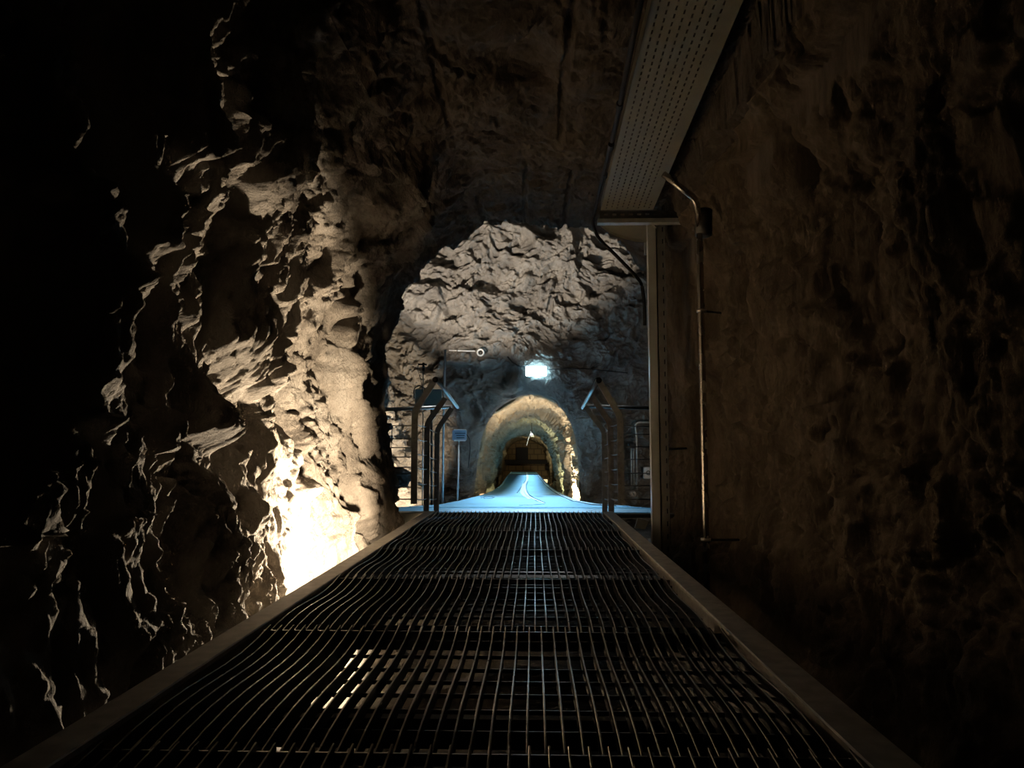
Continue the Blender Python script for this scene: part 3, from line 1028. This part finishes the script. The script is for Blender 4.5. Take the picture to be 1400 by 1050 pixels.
# right side: conduits, box, stone
BY = min(on_wall(x_, y_, 0.4).y for x_, y_ in ((864, 640), (871, 600), (885, 645), (893, 645), (868, 660)))
sb = thing('distribution_box', 'pale square electrical box with a round dial beside the slotted post', 'electrical box', P(887, 655, BY))
a, c = P(880.5, 654.5, BY), P(895, 638.5, BY)
MB().box((a.x, BY, a.z), (c.x, BY + 0.14, c.z), 0.012).build('casing', PALE, sb)
dc_ = P(886.5, 646.5, BY - 0.01)
MB().tube([dc_, dc_ + Vector((0, 0.02, 0))], 0.055, 20).build('dial', GREYP, sb, True)
MB().tube([dc_ + Vector((0, -0.01, 0)), dc_ + Vector((0, 0.0, 0))], 0.03, 20).build('dial_knob', PALE, sb, True)
for (pts, rad, label) in (
        ([(863.5, 610, BY), (863.5, 664, BY)], 0.016, 'leftmost of the thin vertical conduits on the rock right of the ramp'),
        ([(866.5, 610, BY), (866.5, 664, BY)], 0.016, 'middle one of the three thin vertical conduits on the rock right of the ramp'),
        ([(902, 577.5, BY), (872, 577.5, BY), (868.5, 581, BY), (870.5, 600, BY), (871, 668, BY)], 0.024, 'grey conduit with an elbow at the top, right of the two thin ones')):
    MB_ = MB().tube(bend([P(*q_) for q_ in pts], 0.08), rad, 10)
    tag(MB_.build('wall_conduit', ZINC, None, True), label, 'conduit', 'conduits on the far right rock')
jb = MB().box(tuple(P(860.5, 613, BY - 0.04)), tuple(P(869, 606.5, BY - 0.04) + Vector((0, 0.12, 0))), 0.01)
tag(jb.build('junction_box', BLACK), 'small black box on top of the two thin vertical conduits', 'junction box')


def stone(name, c, r, mat, seed, label):
    import bmesh
    bm = bmesh.new()
    bmesh.ops.create_icosphere(bm, subdivisions=4, radius=1)
    pts = np.array([v.co[:] for v in bm.verts])
    s = 1 + 0.35 * facets(pts * 1.3 + seed, seed) + 0.08 * fbm(pts * 4 + seed, 3, seed)
    for v, k_ in zip(bm.verts, s):
        v.co = Vector((v.co.x * r[0], v.co.y * r[1], v.co.z * r[2])) * float(k_)
    me = bpy.data.meshes.new(name)
    bm.to_mesh(me)
    bm.free()
    me.materials.append(mat)
    o_ = bpy.data.objects.new(name, me)
    COL.objects.link(o_)
    o_.location = c
    tag(o_, label, 'rock')
    return o_


stone('boulder', P(545, 655, 11.5), (0.20, 0.2, 0.16), ROCK_F, 3, 'dark rounded boulder against the brightly lit rock behind the left railing')
stone('boulder', P(865, 676, 13.5), (0.06, 0.06, 0.05), ROCK_B, 4, 'small pale stone in the dark right of the ramp')

# far passage: beam, lit opening, ceiling lamp
m = MB().box(tuple(P(684, 634.5, 45.2)), tuple(P(757, 629, 45.2) + Vector((0, 0.4, 0))))
tag(m.build('lintel_beam', BLACK), 'dark beam across the masonry at the end of the far passage', 'beam')
m = MB().box(tuple(P(706, 629, 45.6)), tuple(P(722, 612, 45.6) + Vector((0, 0.3, 0))))
tag(m.build('duct_box', BLACK), 'dark box sitting on the beam at the end of the far passage', 'box')
wl_ = thing('lit_panel', 'tiny warm yellow lit panel low on the end wall, right of the ramp top', 'light', P(745, 662, 45.9))
MB().box(tuple(P(742, 662, 45.9)), tuple(P(748.5, 655.5, 45.9) + Vector((0, 0.1, 0)))).build('glass', WARM_ON, wl_)
MB().box(tuple(P(741, 663, 45.98)), tuple(P(749.5, 654.5, 45.98) + Vector((0, 0.15, 0)))).build('frame', DARKST, wl_)
f_ = MB().tube([P(746, 639, 44), P(751, 640, 44)], 0.16, 14).build('wall_speaker', BLACK, None, True)
tag(f_, 'dark rounded fitting at the right end of the passage beam', 'fitting')
cl = thing('ceiling_lamp', 'small pale lamp hanging from the roof of the far passage', 'lamp', P(727, 595, 27))
MB().tube([P(727, 597, 27), P(727, 594.5, 27), P(727, 592, 27)], [0.09, 0.07, 0.02], 14).build('lamp_shade', PALE, cl, True)
MB().tube([P(727, 592, 27), P(727, 578, 27)], 0.012, 6).build('cord', BLACK, cl)
MB().tube([P(720, 609, 27.2), P(722.5, 600, 27.1), P(726, 590, 27)], 0.012, 6).build('cable', PALE, cl)


# ------------------------------------------------------------------ lights with their fittings, and added fill lights
def aim(o_, target):
    dv = Vector(target) - o_.location
    o_.rotation_euler = dv.to_track_quat('-Z', 'Y').to_euler()


def spot(name, loc, target, power, color, angle, blend=0.3, radius=0.05):
    ld = bpy.data.lights.new(name, 'SPOT')
    ld.energy = power
    ld.color = color
    ld.spot_size = math.radians(angle)
    ld.spot_blend = blend
    ld.shadow_soft_size = radius
    o_ = bpy.data.objects.new(name, ld)
    COL.objects.link(o_)
    o_.location = loc
    aim(o_, target)
    return o_


def floodlight(label, loc, target, base_z, sc=1.0):
    """a small floodlight: housing, lens and stirrup, just behind its lamp"""
    loc, target = Vector(loc), Vector(target)
    dv = (target - loc).normalized()
    t_ = thing('floodlight', label, 'floodlight', (loc.x, loc.y, base_z), 'floodlights on the rock floor')
    s_ = dv.cross(Vector((0, 0, 1))).normalized()
    u_ = s_.cross(dv).normalized()

    def slab(d0, d1, w0, h0, w1, h1):
        return [[loc + dv * dd + s_ * (i * w_) + u_ * (j * h_) for i, j in ((-1, -1), (1, -1), (1, 1), (-1, 1))] for dd, w_, h_ in ((d0, w0, h0), (d1, w1, h1))]
    MB().quad_strip(slab(-0.12 * sc, -0.05 * sc, 0.05 * sc, 0.04 * sc, 0.08 * sc, 0.06 * sc)).build('housing', BLACK, t_)
    MB().quad_strip(slab(-0.05 * sc, -0.046 * sc, 0.075 * sc, 0.055 * sc, 0.075 * sc, 0.055 * sc)).build('lens', FLOOD_ON, t_)
    MB().tube([loc - dv * 0.09 * sc + s_ * 0.09 * sc, Vector((loc.x, loc.y, loc.z - 0.15)) + s_ * 0.05, Vector((loc.x - 0.02, loc.y, base_z))], 0.008, 8).build('stirrup', DARKST, t_)
    return t_


WARM = (1.0, 0.80, 0.56)
A_ = (-0.89, 3.85, -0.07)
TA = (-1.875, 3.745, -0.125)
spot('flood_near', A_, TA, 470, WARM, 180, 0.1, 0.04)
floodlight('black floodlight tucked below the left kerb, lighting the near rock wall', A_, TA, -0.6, 0.4)
B_ = (-2.5, 12.6, 0.9)
TB = (-1.0, 17.2, 6.3)
spot('flood_cavern', B_, TB, 3300, (1.0, 0.87, 0.72), 64, 0.5, 0.08)
floodlight('black floodlight on the left cavern wall, aimed up the far wall', B_, TB, -1.1)
B2 = (-1.9, 13.4, -0.7)
TB2 = (-3.3, 15.7, 0.1)
spot('flood_side', B2, TB2, 1500, WARM, 62, 0.3, 0.06)
floodlight('black floodlight behind the left railing, lighting the low rock', B2, TB2, -1.2)
C_ = (0.95, 18.95, -0.95)
TC = (0.6, 21.45, 0.65)
spot('flood_passage', C_, TC, 950, (1.0, 0.82, 0.64), 150, 0.3, 0.06)
floodlight('black floodlight in the mouth of the far passage, right of the ramp', C_, TC, -1.4)
# unseen cool area lights added over the ramp to brighten its deck
def strip(name, loc, sx, sy, power, color, spread):
    ld = bpy.data.lights.new(name, 'AREA')
    ld.shape = 'RECTANGLE'
    ld.size, ld.size_y = sx, sy
    ld.energy = power
    ld.color = color
    ld.spread = math.radians(spread)
    o_ = bpy.data.objects.new(name, ld)
    COL.objects.link(o_)
    o_.location = loc
    return o_


COOL = (0.90, 0.96, 1.0)
strip('ramp_fill_front', (-0.05, 9.6, 4.75), 1.1, 4.8, 68, COOL, 32)
strip('ramp_fill_mid', (-0.1, 14.2, 6.0), 0.7, 4.6, 105, COOL, 36)
o_ = strip('ramp_fill_passage', (-0.2, 27.2, 1.2), 0.3, 20.5, 135, COOL, 36)
o_.rotation_euler = (-0.03, 0, 0)
B3 = (2.55, 9.6, 0.2)
TB3 = (1.6, 17.0, 2.1)
spot('fill_right', B3, TB3, 200, (1.0, 0.84, 0.66), 66, 0.6, 0.1)  # added warm fill to offset blue shadows on the far wall
floodlight('black added fill floodlight by the right cavern wall behind the steel post', B3, TB3, -1.0)
C2 = (0.75, 26.5, -1.25)
spot('fill_passage_inner', C2, (-0.1, 28.5, 0.6), 330, (0.95, 1.0, 0.66), 160, 0.6, 0.06)  # added lamp that brightens the walls deep in the passage
floodlight('black added fill floodlight deep in the far passage, right of the ramp', C2, (-0.1, 28.5, 0.6), -1.7)
spot('passage_end', (-0.2, 38, 0.2), (-0.3, 46, -0.6), 90, (1.0, 0.80, 0.48), 110, 0.5, 0.1)

# ------------------------------------------------------------------ world and view
wd = bpy.data.worlds.new('world')
SC.world = wd
wd.use_nodes = True
wd.node_tree.nodes['Background'].inputs['Color'].default_value = (0.0, 0.0, 0.0, 1)
wd.node_tree.nodes['Background'].inputs['Strength'].default_value = 0.0
vs_ = SC.view_settings
vs_.view_transform = 'Standard'
vs_.look = 'None'
vs_.exposure = 0.0
vs_.gamma = 1.0
vs_.use_curve_mapping = False
